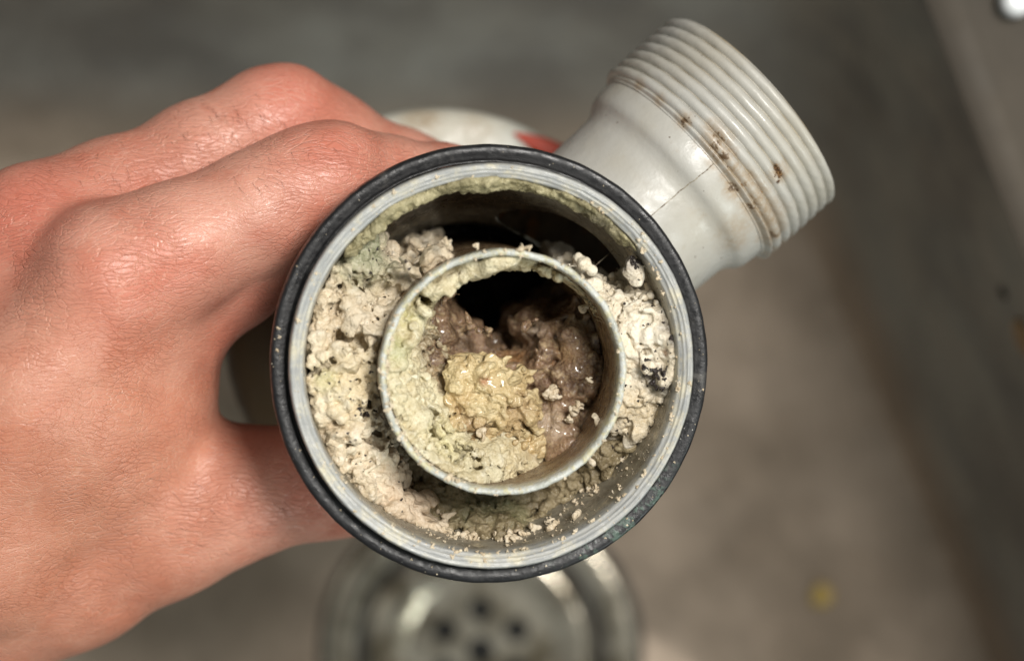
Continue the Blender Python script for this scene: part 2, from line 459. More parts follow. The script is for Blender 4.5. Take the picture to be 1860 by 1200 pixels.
for zc_, zr_ in ((L(800, 385, -22), 15), (L(880, 370, -26), 13), (L(740, 400, -24), 12), (L(1000, 400, -30), 9), (L(1090, 405, -10), 5), (L(820, 350, -12), 7)):
    col = nb.mix(nb.math('MULTIPLY', nb.near(zc_, zr_, .6, 6, .3), .92), col, nb.mix(nb.ramp(nb.noise(.4, 4), .4, .65), lin(38, 30, 22), lin(74, 62, 46)))  # grime zones that put the hollow's shade into the wall colour
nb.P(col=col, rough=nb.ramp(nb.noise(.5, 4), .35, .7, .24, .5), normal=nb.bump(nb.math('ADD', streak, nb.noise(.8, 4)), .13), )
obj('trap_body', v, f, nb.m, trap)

# black ring
nk = N('black_rubber')
colk = nk.mix(nk.ramp(nk.noise(.25, 4), .4, .7), (.010, .010, .011), (.018, .018, .019))
wearm = nk.math('MULTIPLY', nk.near((26, -31, -4), 15, .6, 6, .5), nk.ramp(nk.noise(.55, 5, .7), .50, .60))
colk = nk.mix(nk.math('MULTIPLY', wearm, .3), colk, lin(120, 150, 132))
colk = nk.mix(nk.ramp(nk.noise(.16, 6, .75), .58, .74, 0, .35), colk, lin(128, 124, 118))
dotk = nk.math('MULTIPLY', nk.ramp(nk.vor(.75), .05, .09, 1, 0), nk.ramp(nk.noise(.12, 2), .54, .62))
colk = nk.mix(dotk, colk, lin(190, 188, 180))
nk.P(col=colk, rough=nk.ramp(nk.noise(.6, 4), .35, .65, .30, .52), spec=.45, normal=nk.bump(nk.math('ADD', nk.noise(1.1, 5, .6), nk.noise(.25, 2)), .10))
pr = smooth_profile([(36.1, -15), (38.4, -15.6), (39.2, -13), (39.4, -7), (39.35, -3.4), (39.0, -2.4), (38.3, -2.2), (37.4, -2.35), (36.5, -2.7), (36.1, -4), (36.1, -15)], 5)
pr = [np.array((q[0] * 1.026, q[1] - 2.0)) for q in pr]
def wobk(r, z, th): return r + .05 * np.sin(7 * th + 1) + .03 * np.sin(29 * th) + .02 * np.sin(61 * th + z), z + .06 * np.sin(4 * th)
v, f = lathe(pr, 240, fn=wobk); obj('collar_ring', v, f, nk.m, trap)

# inner tube, a little off centre
IT = L(915, 677, 1.5); IT[2] = 0
npl = N('tube_plastic')
c_ = npl.mix(npl.ramp(npl.noise(.3, 5, .65), .42, .62), lin(206, 208, 202), lin(180, 182, 172))
zz_ = npl.xyz()[2]
c_ = npl.mix(npl.math('MULTIPLY', npl.ramp(npl.noise(.5, 5, .7), .46, .62), .7), c_, lin(206, 196, 146))
film = npl.math('MULTIPLY', npl.ramp(zz_, -5.5, .5, 1, 0), npl.ramp(npl.noise(.14, 5, .6), .18, .42))
c_ = npl.mix(film, c_, npl.mix(npl.ramp(npl.noise(.35, 5, .7), .4, .62), lin(150, 126, 96), lin(104, 80, 58)))
npl.P(col=c_, rough=npl.ramp(npl.noise(.5, 4), .35, .7, .18, .42), normal=npl.bump(npl.math('ADD', npl.noise(.7, 5, .6), npl.noise(2, 3)), .3))
pr = [(22.3, -75), (22.4, -30), (22.5, -6), (22.5, .3), (22.4, 1.1), (22.05, 1.5), (21.6, 1.45), (21.25, 1.05), (21.15, .2), (21.05, -6), (20.9, -30), (20.7, -75)]
pr2 = []
for a, b in zip(pr[:-1], pr[1:]):
    k = max(1, int(abs(a[1] - b[1]) / 3)); pr2 += [(a[0] + (b[0] - a[0]) * i / k, a[1] + (b[1] - a[1]) * i / k) for i in range(k)]
pr2.append(pr[-1])
def wobt(r, z, th): return r + .10 * np.sin(2 * th + .6) + .06 * np.sin(13 * th + z * .3) + .045 * np.sin(31 * th + 2) + .03 * np.sin(67 * th + z), z + (z > -1) * (.09 * np.sin(9 * th) + .08 * np.sin(23 * th + 1) + .05 * np.sin(51 * th))
v, f = lathe(pr2, 220, fn=wobt); o = obj('inner_tube', v, f, npl.m, trap); o.location = Vector(IT) * MM

def wall_r(z):
    return np.interp(z, [-60, -20], [1.0, 1.022]) * np.interp(z, [-96, -70, -52, -42, -32, -22, -14, -8, -4, -2.4, 0], [25, 25, 25.2, 26.6, 28.8, 31.0, 32.4, 33.0, 33.3, 33.6, 34])
A3 = None
def trim_to_wall(v, f, gap):
    """keep the part of an arm-aligned tube outside the body's wall, its end snapped on to the wall"""
    T = lambda q: q @ A3 + arm_o
    w = T(v); hyp = np.hypot(w[:, 0], w[:, 1]); inside = hyp < wall_r(w[:, 2]) + gap
    keep = ~inside[f].all(1); bad = inside & np.isin(np.arange(len(v)), f[keep].ravel()); idx = np.where(bad)[0]
    for _ in range(12):
        w = T(v[idx]); v[idx, 2] += (wall_r(w[:, 2]) + gap - np.hypot(w[:, 0], w[:, 1])) * .9
    return v, f[keep]
# outlet: pipe, shoulder and thread along local z, then turned to the arm's direction
za = Vector(arm_d); xa = Vector((0, 0, 1)).cross(za).normalized(); ya = za.cross(xa)
ARM = Matrix.Translation(Vector(arm_o) * MM) @ Matrix((xa, ya, za)).transposed().to_4x4()
ARMI = ARM.inverted(); A3 = np.array([xa, ya, za])
def on_arm(px, py, rr_=23.5):
    """arm coordinates (mm) of the near surface of the outlet seen at a pixel"""
    o_ = np.array([0, 0, H]); d_ = P(px, py, 0) - o_; d_ /= np.linalg.norm(d_)
    Mi = np.array((TRAP_M @ ARM).inverted()); Mi3 = Mi[:3, :3]
    a = Mi3 @ o_ + Mi[:3, 3] / MM; b = Mi3 @ d_
    A = b[0] ** 2 + b[1] ** 2; B = 2 * (a[0] * b[0] + a[1] * b[1]); Cc = a[0] ** 2 + a[1] ** 2 - rr_ ** 2
    D = B * B - 4 * A * Cc
    t = (-B - math.sqrt(max(D, 0))) / (2 * A)
    return a + b * t
st = []; g0 = np.random.default_rng(3)
for px, py, r_, s_ in [(1300, 258, 2.6, 1), (1312, 282, 2.4, 1), (1328, 308, 2.0, .9), (1410, 312, 1.9, 1), (1350, 330, 2.6, .9), (1372, 352, 2.4, .85), (1395, 395, 3.2, .75), (1385, 380, 2.6, .9), (1333, 340, 1.6, 1), (1243, 220, 1.5, 1), (1165, 155, 1.2, .8), (1200, 182, 1.2, .7), (1415, 440, 3.2, .7), (1345, 420, 3.5, .45), (1258, 385, 2.4, .35), (1340, 450, 3, .5), (1400, 420, 2.6, .9), (1365, 372, 1.8, 1)]:
    st.append((on_arm(px, py, 23), r_, s_))
for k in range(22):
    t = k / 21; st.append((on_arm(1285 + 130 * t + g0.normal(0, 4), 248 + 195 * t + 10 * math.sin(t * 3) + g0.normal(0, 5), 23), g0.uniform(.9, 2.2), g0.uniform(.35, .8)))
M_arm = plastic('outlet_plastic', PLW, st, .32, .26)
an = N.__new__(N); an.m = M_arm; an.t = M_arm.node_tree; an.b = an.t.nodes['Principled BSDF']; an.co = [k for k in an.t.nodes if k.type == 'MAPPING'][0].outputs[0]
ax_ = an.xyz(); ar = an.math('SQRT', an.math('ADD', an.math('MULTIPLY', ax_[0], ax_[0]), an.math('MULTIPLY', ax_[1], ax_[1])))
gv = an.math('MULTIPLY', an.ramp(ar, 22.9, 23.5, 1, 0), an.ramp(ax_[2], 55.6, 56.6))
gv = an.math('MULTIPLY', gv, an.ramp(an.noise(.10, 5, .65), .40, .62, .10, .85))
an.P(col=an.mix(gv, an.b.inputs['Base Color'].links[0].from_socket, lin(150, 134, 104)))
S0, S1 = 56.4, 74.2                                     # thread from .. to along the arm
pipe = smooth_profile([(19.0, 12), (19.0, 20), (19.4, 34), (19.7, 45), (19.9, 47.6), (20.6, 49.2), (21.7, 50.6), (22.2, 52.0), (22.4, S0 - 2.2), (22.4, S0 - .6), (22.2, S0)], 6)
v, f = lathe(pipe, 160)
v, f = trim_to_wall(v, f, 1.6)
op = obj('outlet_pipe', v, f, M_arm, trap); op.matrix_local = ARM
inp = smooth_profile([(17.5, 10), (17.5, 18), (17.5, 24), (17.6, 40), (19.6, 48), (20.6, 60), (20.8, S1 - .6)], 8)
v, f = lathe(inp, 120); v, f = trim_to_wall(v, f, .1)
bo = N('bore_film'); bo.P(col=bo.mix(bo.ramp(bo.noise(.16, 5, .65), .38, .62), lin(96, 84, 66), bo.mix(bo.ramp(bo.noise(.3, 4), .45, .6), lin(62, 48, 34), lin(120, 78, 36))), rough=.4)
o = obj('outlet_bore', v, f, bo.m, op)
# helical thread
nt_, ns_ = 200, 170; pitch = 2.45
th = np.linspace(0, 2 * math.pi, nt_, endpoint=False)[None, :]; s_ = np.linspace(S0 - 1.0, S1, ns_)[:, None]
ph = ((s_ - S0) / pitch - th / (2 * math.pi)) % 1.0
tooth = np.clip(1 - np.abs(ph - .5) / .5, 0, 1); tooth = np.sqrt(np.clip(1 - (1 - tooth) ** 2, 0, 1))
env = np.clip((s_ - S0 + .6) / .8, 0, 1) * np.clip((S1 - s_) / .5, 0, 1) ** .5
rt = 22.75 + (1.55 * tooth) * env + .05 * np.sin(th * 3) + .03 * np.sin(th * 17 + s_ * 2) + .02 * np.sin(th * 41 - s_ * 3)
rt = rt - .25 * np.clip((s_ - S1 + 1.2) / 1.2, 0, 1) ** 2
rt[0] = 21.9; rt[1] = np.minimum(rt[1], 23.2)
vv = np.stack([rt * np.cos(th), rt * np.sin(th), s_ + 0 * th], -1).reshape(-1, 3)
fq = []
for i in range(ns_ - 1):
    a = np.arange(nt_) + i * nt_; b = a + nt_; fq.append(np.stack([a, np.roll(a, -1), np.roll(b, -1), b], 1))
e0 = len(vv)                                            # end face turning into the bore
for r_, z_ in [(22.4, S1 + .15), (21.4, S1 + .1), (20.8, S1 - .5)]:
    tt = th[0]; vv = np.concatenate([vv, np.stack([r_ * np.cos(tt), r_ * np.sin(tt), np.full(nt_, z_)], -1)])
for i in range(3):
    a = np.arange(nt_) + e0 + (i - 1) * nt_; b = a + nt_; fq.append(np.stack([a, np.roll(a, -1), np.roll(b, -1), b], 1))
o = obj('threaded_end', vv, np.concatenate(fq), M_arm, op)
# parting line along the pipe: a thin dark groove of dirt standing 0.05 mm proud
sd = N('seam_dirt'); sd.P(col=sd.mix(sd.ramp(sd.noise(.8, 4), .4, .6), lin(150, 140, 120), lin(84, 66, 46)), rough=.7)
pa = on_arm(1193, 384, 19.7); thS = math.atan2(pa[1], pa[0])
V, Fq = [], []
for i, (r_, z_) in enumerate([p for p in pipe if 24 < p[1] < S0 - .5]):
    hw = .085 + .04 * math.sin(i * 2.3)
    for sgn in (-1, 1): V.append(((r_ + .05) * math.cos(thS + sgn * hw / r_ + .003 * math.sin(i * .7)), (r_ + .05) * math.sin(thS + sgn * hw / r_ + .003 * math.sin(i * .7)), z_))
    if i: Fq.append((2 * i - 2, 2 * i - 1, 2 * i + 1, 2 * i))
o = obj('parting_line', V, Fq, sd.m, op)

# bottom cup
cupc = TR.T @ (P(800, 591, -96) - TRAP_O)
M_cup = plastic('cup_plastic', lin(198, 197, 186), [((-4, 46, 0), 5, .8), ((-16, 40, 0), 6, .5), ((8, 44, 0), 5, .5)], .4, .6)
nt = M_cup.node_tree; cn = N.__new__(N); cn.m = M_cup; cn.t = nt; cn.b = nt.nodes['Principled BSDF']; cn.co = [k for k in nt.nodes if k.type == 'MAPPING'][0].outputs[0]
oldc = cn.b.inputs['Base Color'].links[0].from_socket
cn.P(col=cn.mix(cn.near((-52, -14, 0), 34, .35, 8, .1), oldc, lin(96, 80, 58)))  # brown staining that paints in the shade on the cup's hand side
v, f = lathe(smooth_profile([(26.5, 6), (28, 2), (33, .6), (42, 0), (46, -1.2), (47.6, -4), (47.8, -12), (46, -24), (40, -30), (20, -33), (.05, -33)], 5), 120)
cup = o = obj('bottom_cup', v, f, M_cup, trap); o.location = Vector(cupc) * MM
rd = N('red_rubber'); rd.P(col=rd.mix(rd.noise(.2, 3), lin(190, 66, 50), lin(206, 100, 80)), rough=.5)
V, Fq = [], []; nseg = 40
for i in range(nseg + 1):
    a = R(69 - 52 * i / nseg); w = math.sin(math.pi * min(1, (i + .6) / 16) / 2)
    for k in range(8):
        b = 2 * math.pi * k / 8; r_ = 45.2 + 3.4 * w * math.cos(b); V.append((r_ * math.cos(a), r_ * math.sin(a), .2 + 1.9 * w * math.sin(b)))
    if i:
        for k in range(8): Fq.append(((i - 1) * 8 + k, (i - 1) * 8 + (k + 1) % 8, i * 8 + (k + 1) % 8, i * 8 + k))
o = obj('seal', V, Fq, rd.m, cup); o['label'] = 'red rubber seal lip on the white cup'

# =================================================================== GREASE IN THE TRAP
def heights(vol, pts, sig, pit=-13):
    """surface height over the volume's x,y from pixel control points (px, py, z)"""
    q = np.array([(*L(a, b, c)[:2], c) if c > -48 else (*L(a, b, pit)[:2], c) for a, b, c in pts]); x, y = vol.ax[0][:, None], vol.ax[1][None, :]
    num = 0; den = 1e-9
    for a, b, c in q:
        w = np.exp(-((x - a) ** 2 + (y - b) ** 2) / (2 * sig * sig)) + 1e-6 / ((x - a) ** 2 + (y - b) ** 2 + 1); num = num + w * c; den = den + w
    return num / den
def slope(hg, h):
    gx, gy = np.gradient(hg, h); return (1.0 / np.sqrt(1 + .8 * (gx ** 2 + gy ** 2)))[:, :, None]
def crumbs_on(vol, hgt, n, r0, r1, seed, k=.18, mask=None, sink_=.3, soft=False):
    g = np.random.default_rng(seed)
    for _ in range(n):
        i = g.integers(0, vol.n[0]); j = g.integers(0, vol.n[1])
        if mask is not None and not mask[i, j]: continue
        r = r0 + (r1 - r0) * g.random() ** 2.2
        z = hgt[i, j] + r * (g.random() * 1.2 - .6 - sink_)
        if soft: vol.ball((vol.ax[0][i], vol.ax[1][j], z), r, k, (g.uniform(.8, 1.3), g.uniform(.8, 1.3), g.uniform(.7, 1.1)))
        else: vol.chip((vol.ax[0][i], vol.ax[1][j], z), r * 1.25, g, k)

def annulus(name, pts, box, mat, label, seed, sig=3.2, ncr=2600, holes=(), extra=(), amp=1.0, h=.36, floor=-52, keep_top=None, cr=(.45, 1.9), thick=14):
    lo = [min(L(px, py, z)[i] for px in (box[0], box[2]) for py in (box[1], box[3]) for z in (0, -40)) for i in (0, 1)]
    hi = [max(L(px, py, z)[i] for px in (box[0], box[2]) for py in (box[1], box[3]) for z in (0, -40)) for i in (0, 1)]
    vol = Vol([lo[0], lo[1], floor], [hi[0], hi[1], 3], h)
    hg = heights(vol, pts, sig)
    x, y, z = vol.xyz()
    n1, n2, n3 = vol.noise(5.5, seed), vol.noise(2.4, seed + 1), vol.noise(1.1, seed + 2)
    vol.F = ((z - hg[:, :, None]) * slope(hg, h) * .75 + amp * (1.8 * n1 + 1.1 * n2 + .3 * n3)).astype(np.float32)
    vol.F += amp * 2.2 * np.clip(1 - np.abs(vol.noise(5.0, seed + 8)) / .2, 0, 1) * np.clip(vol.noise(9, seed + 9) + .6, 0, 1)
    vol.F = np.maximum(vol.F, (hg[:, :, None] - thick - z).astype(np.float32))
    for px, py, zc, r_ in extra: vol.ball(L(px, py, zc), r_, .6)
    if extra: vol.F += .8 * vol.noise(2.2, seed + 12) + .4 * vol.noise(1.2, seed + 13)
    rr = np.hypot(vol.ax[0][:, None], vol.ax[1][None, :]); ok = rr < 33.6
    crumbs_on(vol, hg, ncr, cr[0], cr[1], seed + 3, mask=ok)
    torn(vol, seed + 40, amp * .42); crumbs_on(vol, hg, ncr // 2, cr[0] * .8, cr[1] * .6, seed + 60, k=.08, mask=ok, sink_=-.2)
    vol.F += .13 * vol.noise(.7, seed + 61)
    for px, py, zc, r_ in holes:
        c = L(px, py, zc); g = np.random.default_rng(int(px))
        for q in range(9): vol.ball(c + g.normal(0, r_ * .5, 3) - np.array([0, 0, q * .7]), r_ * g.uniform(.55, .95), .2, sub=True)
    # stay between wall and inner tube
    rw = np.hypot(x, y); vol.F = np.maximum(vol.F, (rw - wall_r(vol.ax[2])[None, None, :] - .12).astype(np.float32))
    ri = np.hypot(x - IT[0], y - IT[1]); vol.F = np.maximum(vol.F, (22.35 - ri).astype(np.float32))
    if keep_top is not None: vol.F = np.maximum(vol.F, keep_top(vol))
    V, Q = vol.mesh(); V, Q = drop_small(V, Q, 40)
    o = obj(name, V, Q, mat); o.matrix_world = TRAP_M; tag(o, label, 'grease'); o['group'] = 'clumps of old grease in the trap'
    return o

GRN = lin(128, 138, 104); GRN2 = lin(104, 112, 76); PNK = lin(212, 186, 158)
m_left = grease('grease_cream', *CREAM, zones=[(L(660, 450, -10), 9, GRN, .8), (L(720, 410, -12), 7, GRN2, .8), (L(640, 690, -8), 9, lin(222, 204, 160), .6), (L(760, 890, -14), 10, PNK, .7), (L(590, 690, -5), 3, lin(190, 184, 130), .6)], specks=.85)
D = -60
left_pts = [(690, 425, -16), (655, 440, -8), (620, 500, -7), (705, 470, -16), (700, 500, -9), (660, 520, -10), (640, 560, -7), (600, 590, -8), (690, 560, -8), (650, 620, -6), (590, 660, -6), (620, 700, -5), (670, 680, -8), (600, 740, -6), (650, 760, -7), (690, 760, -13), (620, 800, -7), (660, 820, -10), (690, 850, -12), (660, 860, -9), (720, 870, -14), (720, 920, -12), (770, 930, -14), (800, 960, -12), (760, 880, -24), (800, 920, -25), (840, 960, -22), (860, 985, -14),
            (730, 500, -9), (775, 465, -7), (800, 455, -7),  (830, 418, D), (740, 395, D), (770, 400, D), (800, 375, D), (900, 400, D), (735, 430, D), (745, 455, D), (755, 425, D), (790, 428, D), (815, 425, D), (850, 430, D), (860, 415, D), (880, 425, D), (725, 405, D), (900, 950, -42), (860, 900, -40), (740, 820, -28), (770, 850, -34)]
annulus('grease_clump', left_pts, (545, 380, 880, 1010), m_left, 'thick cream crumbly grease between tube and wall on the hand side, green on top', 11,
        sig=1.9, ncr=2600, cr=(.5, 2.2), holes=[(680, 527, -8, 2.4), (668, 520, -9, 1.8), (612, 520, -7, 1.5), (735, 470, -8, 1.4), (690, 790, -10, 2.2), (640, 690, -6, 1.1), (622, 612, -6, 1.6), (668, 742, -7, 1.6), (655, 745, -8, 1.2), (640, 632, -6, 1.2), (705, 500, -8, .8), (700, 540, -8, .7), (600, 560, -6, 1.2)])

m_right = grease('grease_white', lin(226, 216, 196), lin(212, 198, 172), lin(236, 230, 214), zones=[(L(1195, 690, -8), 3.2, lin(40, 34, 34), .9), (L(1180, 668, -8), 2.2, lin(50, 40, 40), .9), (L(1150, 750, -12), 7, lin(206, 186, 148), .8), (L(1215, 590, -5), 2.5, lin(70, 54, 46), .7), (L(1205, 560, -5), 1.2, lin(40, 32, 30), .9), (L(1222, 620, -4), 1.2, lin(40, 32, 30), .9), (L(1210, 640, -5), 1.0, lin(120, 80, 40), .9), (L(1145, 470, -7), 3.5, lin(110, 100, 100), .7), (L(1105, 450, -9), 3, lin(60, 54, 54), .8)], specks=1, bumps=.2)
right_pts = [(1110, 520, -7), (1090, 505, -9), (1060, 470, -5), (1078, 495, -7), (1010, 440, D), (1040, 445, D), (1085, 452, D), (1100, 470, D), (1120, 470, D), (1150, 540, -8), (1130, 575, -7), (1180, 560, -7), (1200, 600, -6), (1150, 620, -8), (1190, 650, -7), (1225, 640, -4), (1215, 690, -6), (1150, 680, -9), (1180, 700, -9), (1140, 720, -11), (1180, 750, -10), (1150, 780, -13), (1190, 790, -14), (1160, 815, -16), (1120, 800, -17), (1130, 830, -24), (1170, 840, -22), (1215, 780, -22), (1230, 730, -18),
             (1105, 480, -34), (1090, 440, D), (1125, 500, -20), (1150, 480, -12), (1140, 455, -10), (1130, 440, -16), (1175, 490, -8), (1165, 470, -9), (1110, 420, -30), (1060, 420, D), (1000, 430, D), (1100, 870, -40), (1150, 880, -38)]
annulus('grease_clump', right_pts, (1038, 410, 1260, 870), m_right, 'white smooth grease with black mould on the outlet side of the inner tube', 21, sig=2.3, ncr=2600, amp=.85, cr=(.3, 1.2),
        extra=[(1062, 478, -4, 1.9), (1050, 470, -5, 1.3), (1075, 492, -5, 1.5), (1145, 490, -7, 1.9), (1135, 478, -7, 1.7), (1155, 505, -7, 1.8), (1112, 452, -8, 1.3), (1118, 468, -8, 1.2), (1182, 478, -6, 1.2), (1188, 668, -6, 1.6), (1205, 690, -6, 1.6), (1175, 672, -6, 1.3)])

m_bot = grease('sludge_green', lin(138, 124, 96), lin(108, 94, 68), lin(172, 158, 126), zones=[(L(870, 930, -26), 11, lin(106, 116, 82), .7), (L(930, 960, -20), 5, lin(140, 142, 104), .5)], rough=.42, specks=.5)
bot_pts = [(800, 890, -21), (850, 930, -17), (880, 970, -12), (920, 980, -11), (900, 920, -21), (960, 940, -20), (960, 985, -12), (1000, 975, -15), (1010, 925, -22), (1050, 950, -18), (1060, 905, -23), (1090, 905, -20), (1110, 870, -20), (1130, 850, -16), (1140, 885, -20), (1150, 850, -15), (1100, 930, -20), (1160, 860, -19), (850, 905, -23), (760, 850, -24), (950, 912, -26), (1190, 880, -40), (1200, 840, -40), (1130, 945, -44), (1070, 985, -44), (1020, 1010, -40), (1170, 910, -44)]
annulus('grease_clump', bot_pts, (735, 825, 1190, 1010), m_bot, 'dark greenish brown sludge low between tube and wall at the bottom', 33, sig=2.4, ncr=1800, amp=.8, floor=-50, thick=20)

# crust hanging under the rim over the hollow: a band on the wall
m_crust = grease('crust_green', lin(150, 142, 108), lin(118, 110, 78), lin(186, 176, 140), zones=[(L(1090, 400, -5), 5, lin(50, 44, 38), .8)], specks=.7, rough=.6)
vol = Vol([-27, 18, -16], [27, 36, 0], .36); x, y, z = vol.xyz()
rr_ = np.hypot(x, y); aa = np.degrees(np.arctan2(y, x)); n1, n2, n3 = vol.noise(4, 51), vol.noise(1.7, 52), vol.noise(.8, 53)
th_ = np.interp(aa, [36, 48, 60, 72, 84, 92, 104, 116, 128, 138, 146], [.1, .5, .8, .4, .7, 1.7, .8, 1.2, 1.5, 1.6, .5])
zc = np.interp(aa, [40, 60, 90, 120, 140], [-6, -5, -4.6, -5.5, -7])
vol.F = (np.sqrt(((rr_ - 33.9) / (th_ + .01)) ** 2 + ((z - zc) / 3.2) ** 2) - 1).astype(np.float32) * 1.2 + .75 * n1 + .5 * n2 + .25 * n3
g = np.random.default_rng(5)
for _ in range(900):
    a = R(g.uniform(42, 142)); r_ = 33.7 - g.uniform(.2, 1) * np.interp(math.degrees(a), [36, 48, 60, 72, 84, 92, 104, 116, 128, 138, 146], [.1, .5, .8, .4, .7, 1.7, .8, 1.2, 1.5, 1.6, .5])
    vol.ball((r_ * math.cos(a), r_ * math.sin(a), g.uniform(-7.5, -3.4)), .3 + .8 * g.random() ** 2, .15)
vol.F += .15 * vol.noise(.6, 59)
vol.F = np.maximum(vol.F, (rr_ - wall_r(vol.ax[2])[None, None, :] - .1).astype(np.float32))
V, Q = vol.mesh(); V, Q = drop_small(V, Q, 40)
o = obj('grease_crust', V, Q, m_crust); o.matrix_world = TRAP_M; tag(o, 'thin ragged greenish crust along the wall over the dark hollow', 'grease', 'clumps of old grease in the trap')

# ---- inside the inner tube
def tube_field(vol, rad=21.0):
    x, y, z = vol.xyz(); return (np.hypot(x - IT[0], y - IT[1]) - rad).astype(np.float32)
m_lin = grease('lining_yellow', lin(210, 200, 166), lin(190, 175, 136), lin(228, 221, 196), zones=[(L(715, 640, -6), 4, lin(158, 162, 110), .7), (L(735, 570, -8), 4, lin(172, 172, 104), .6), (L(760, 520, -10), 7, lin(160, 146, 96), .8), (L(800, 810, -10), 6, lin(222, 212, 150), .5), (L(930, 500, -10), 9, lin(150, 132, 84), .75), (L(950, 840, -12), 6, lin(206, 186, 142), .6), (L(790, 620, -16), 7, lin(124, 100, 70), .85), (L(800, 680, -18), 5, lin(150, 120, 84), .7), (L(770, 560, -14), 6, lin(128, 108, 72), .7), (L(990, 800, -17), 5, lin(160, 134, 100), .7), (L(900, 490, -9), 8, lin(124, 108, 70), .7)], specks=.35, rough=.5)
lin_pts = [(712, 620, -2), (708, 680, -2), (715, 740, -2), (740, 800, -2), (780, 845, -2), (830, 875, -2), (880, 885, -3), (740, 620, -10), (735, 690, -8), (745, 750, -7), (775, 790, -7), (810, 830, -6), (860, 850, -7), (910, 855, -9), (950, 840, -12), (1010, 835, -36), (1050, 800, -36), (1080, 750, -40), (960, 865, -30), (780, 640, -18), (770, 700, -13), (800, 750, -14), (830, 790, -13), (880, 825, -12), (930, 830, -14), (980, 810, -17), (800, 680, -22), (850, 760, -24), (740, 560, -10), (760, 600, -18), (790, 560, -22), (900, 720, -34), (950, 650, D), (900, 560, D - 20), (980, 560, D - 20), (1040, 650, D), (1060, 720, -44), (960, 780, -26), (1030, 760, -24), (850, 600, D - 10), (830, 540, D)]
lo = IT - 21.5; hi = IT + 21.5
vol = Vol([lo[0], lo[1], -44], [hi[0], hi[1], 2], .40); hg = heights(vol, lin_pts, 2.6, -20); x, y, z = vol.xyz()
vol.F = ((z - hg[:, :, None]) * slope(hg, .4) * .75 + 1.1 * vol.noise(4.5, 61) + .6 * vol.noise(2.0, 62) + .5 * vol.noise(1.0, 63)).astype(np.float32)
vol.F = np.maximum(vol.F, (hg[:, :, None] - 16 - z).astype(np.float32))
# ragged crust round the upper wall of the tube
rt_ = np.hypot(x - IT[0], y - IT[1]); at = np.degrees(np.arctan2(y - IT[1], x - IT[0]))
thk = np.interp(at, [-60, -20, 20, 45, 62, 80, 95, 110, 130, 150, 178], [0, 0, .1, .5, 1.4, 2.6, 3.2, 3.0, 4.0, 4.6, 3.0]) + 0 * z
zcr = np.interp(at, [20, 60, 100, 140, 178], [-12, -9, -8, -9, -10])
crust = (np.sqrt(((rt_ - 21.2) / (thk + .01)) ** 2 + ((z - zcr) / 5.5) ** 2) - 1).astype(np.float32) * 1.6 + .9 * vol.noise(3, 64) + .5 * vol.noise(1.4, 65)
vol.F = smin(vol.F, crust, .5)
crumbs_on(vol, hg, 4200, .4, 1.7, 66, mask=(hg > -28))
for _ in range(700):
    a = R(g.uniform(55, 180)); r_ = 21 - g.uniform(.3, 1) * np.interp(math.degrees(a), [20, 45, 62, 80, 110, 150, 178], [.3, .6, 1.4, 2.2, 3.0, 4.0, 3])
    vol.ball((IT[0] + r_ * math.cos(a), IT[1] + r_ * math.sin(a), g.uniform(-13, -4.5)), .3 + g.random() ** 2, .15)
torn(vol, 640, .45); crumbs_on(vol, hg, 2200, .35, 1.1, 646, k=.08, mask=(hg > -28), sink_=-.2); vol.F += .12 * vol.noise(.75, 647)
vol.F = np.maximum(vol.F, tube_field(vol, 21.15))
V, Q = vol.mesh(); V, Q = drop_small(V, Q, 40)
o = obj('grease_lining', V, Q, m_lin); o.matrix_world = TRAP_M; tag(o, 'pale yellow green crumbly grease lining the inside of the inner tube', 'grease', 'clumps of old grease in the trap')

# brown wet slime
m_slime = grease('slime_brown', lin(144, 114, 90), lin(104, 80, 64), lin(190, 166, 130), zones=[(L(960, 600, -27), 4, lin(170, 156, 140), .7), (L(1040, 640, -22), 3.5, lin(190, 150, 104), .7), (L(1010, 700, -23), 3, lin(110, 74, 58), .7), (L(985, 660, -25), 2.5, lin(186, 128, 76), .7), (L(1050, 590, -22), 3, lin(160, 146, 120), .6), (L(860, 620, -30), 4, lin(128, 104, 90), .6), (L(1000, 770, -18), 4, lin(190, 172, 150), .6), (L(930, 655, -30), 4, lin(170, 120, 70), .6)], rough=.30, wet=1.0, specks=.6, bumps=.28, sss=.22)
sl_pts = [(a, b, c + 5) for a, b, c in [(830, 620, -34), (870, 610, -36), (850, 650, -32), (900, 640, -38), (940, 650, -32), (920, 680, -30), (960, 600, -30), (990, 590, -30), (1000, 640, -28), (1040, 600, -26), (1050, 660, -24), (1060, 560, -26), (1020, 700, -26), (980, 680, -28), (1040, 720, -24), (990, 750, -25), (1020, 775, -22), (960, 780, -26), (930, 800, -27), (880, 790, -28), (850, 800, -28), (1060, 760, -28), (800, 650, -26), (790, 600, -28), (780, 560, -26), (820, 560, -36)]] + [
          (920, 560, -90), (880, 560, -90), (960, 540, -90), (910, 600, -70), (925, 620, -60), (990, 520, -80), (860, 540, -80), (940, 500, -80), (1020, 540, -50)]
vol = Vol([lo[0], lo[1], -62], [hi[0], hi[1], -12], .42); hg = heights(vol, sl_pts, 2.0, -28); x, y, z = vol.xyz()
vol.F = ((z - hg[:, :, None]) * slope(hg, .42) * .75 + 1.7 * vol.noise(4.2, 71) + 1.2 * vol.noise(2.2, 72) + .5 * vol.noise(1.1, 73) + .8 * np.clip(1 - np.abs(vol.noise(3.4, 75)) / .2, 0, 1)).astype(np.float32)
crumbs_on(vol, hg, 160, .8, 2.4, 74, soft=True, k=1.2, mask=(hg > -45))
vol.F += .6 * np.abs(vol.noise(2.4, 77)) - .5 * (1 - np.abs(vol.noise(3.2, 78))) ** 2
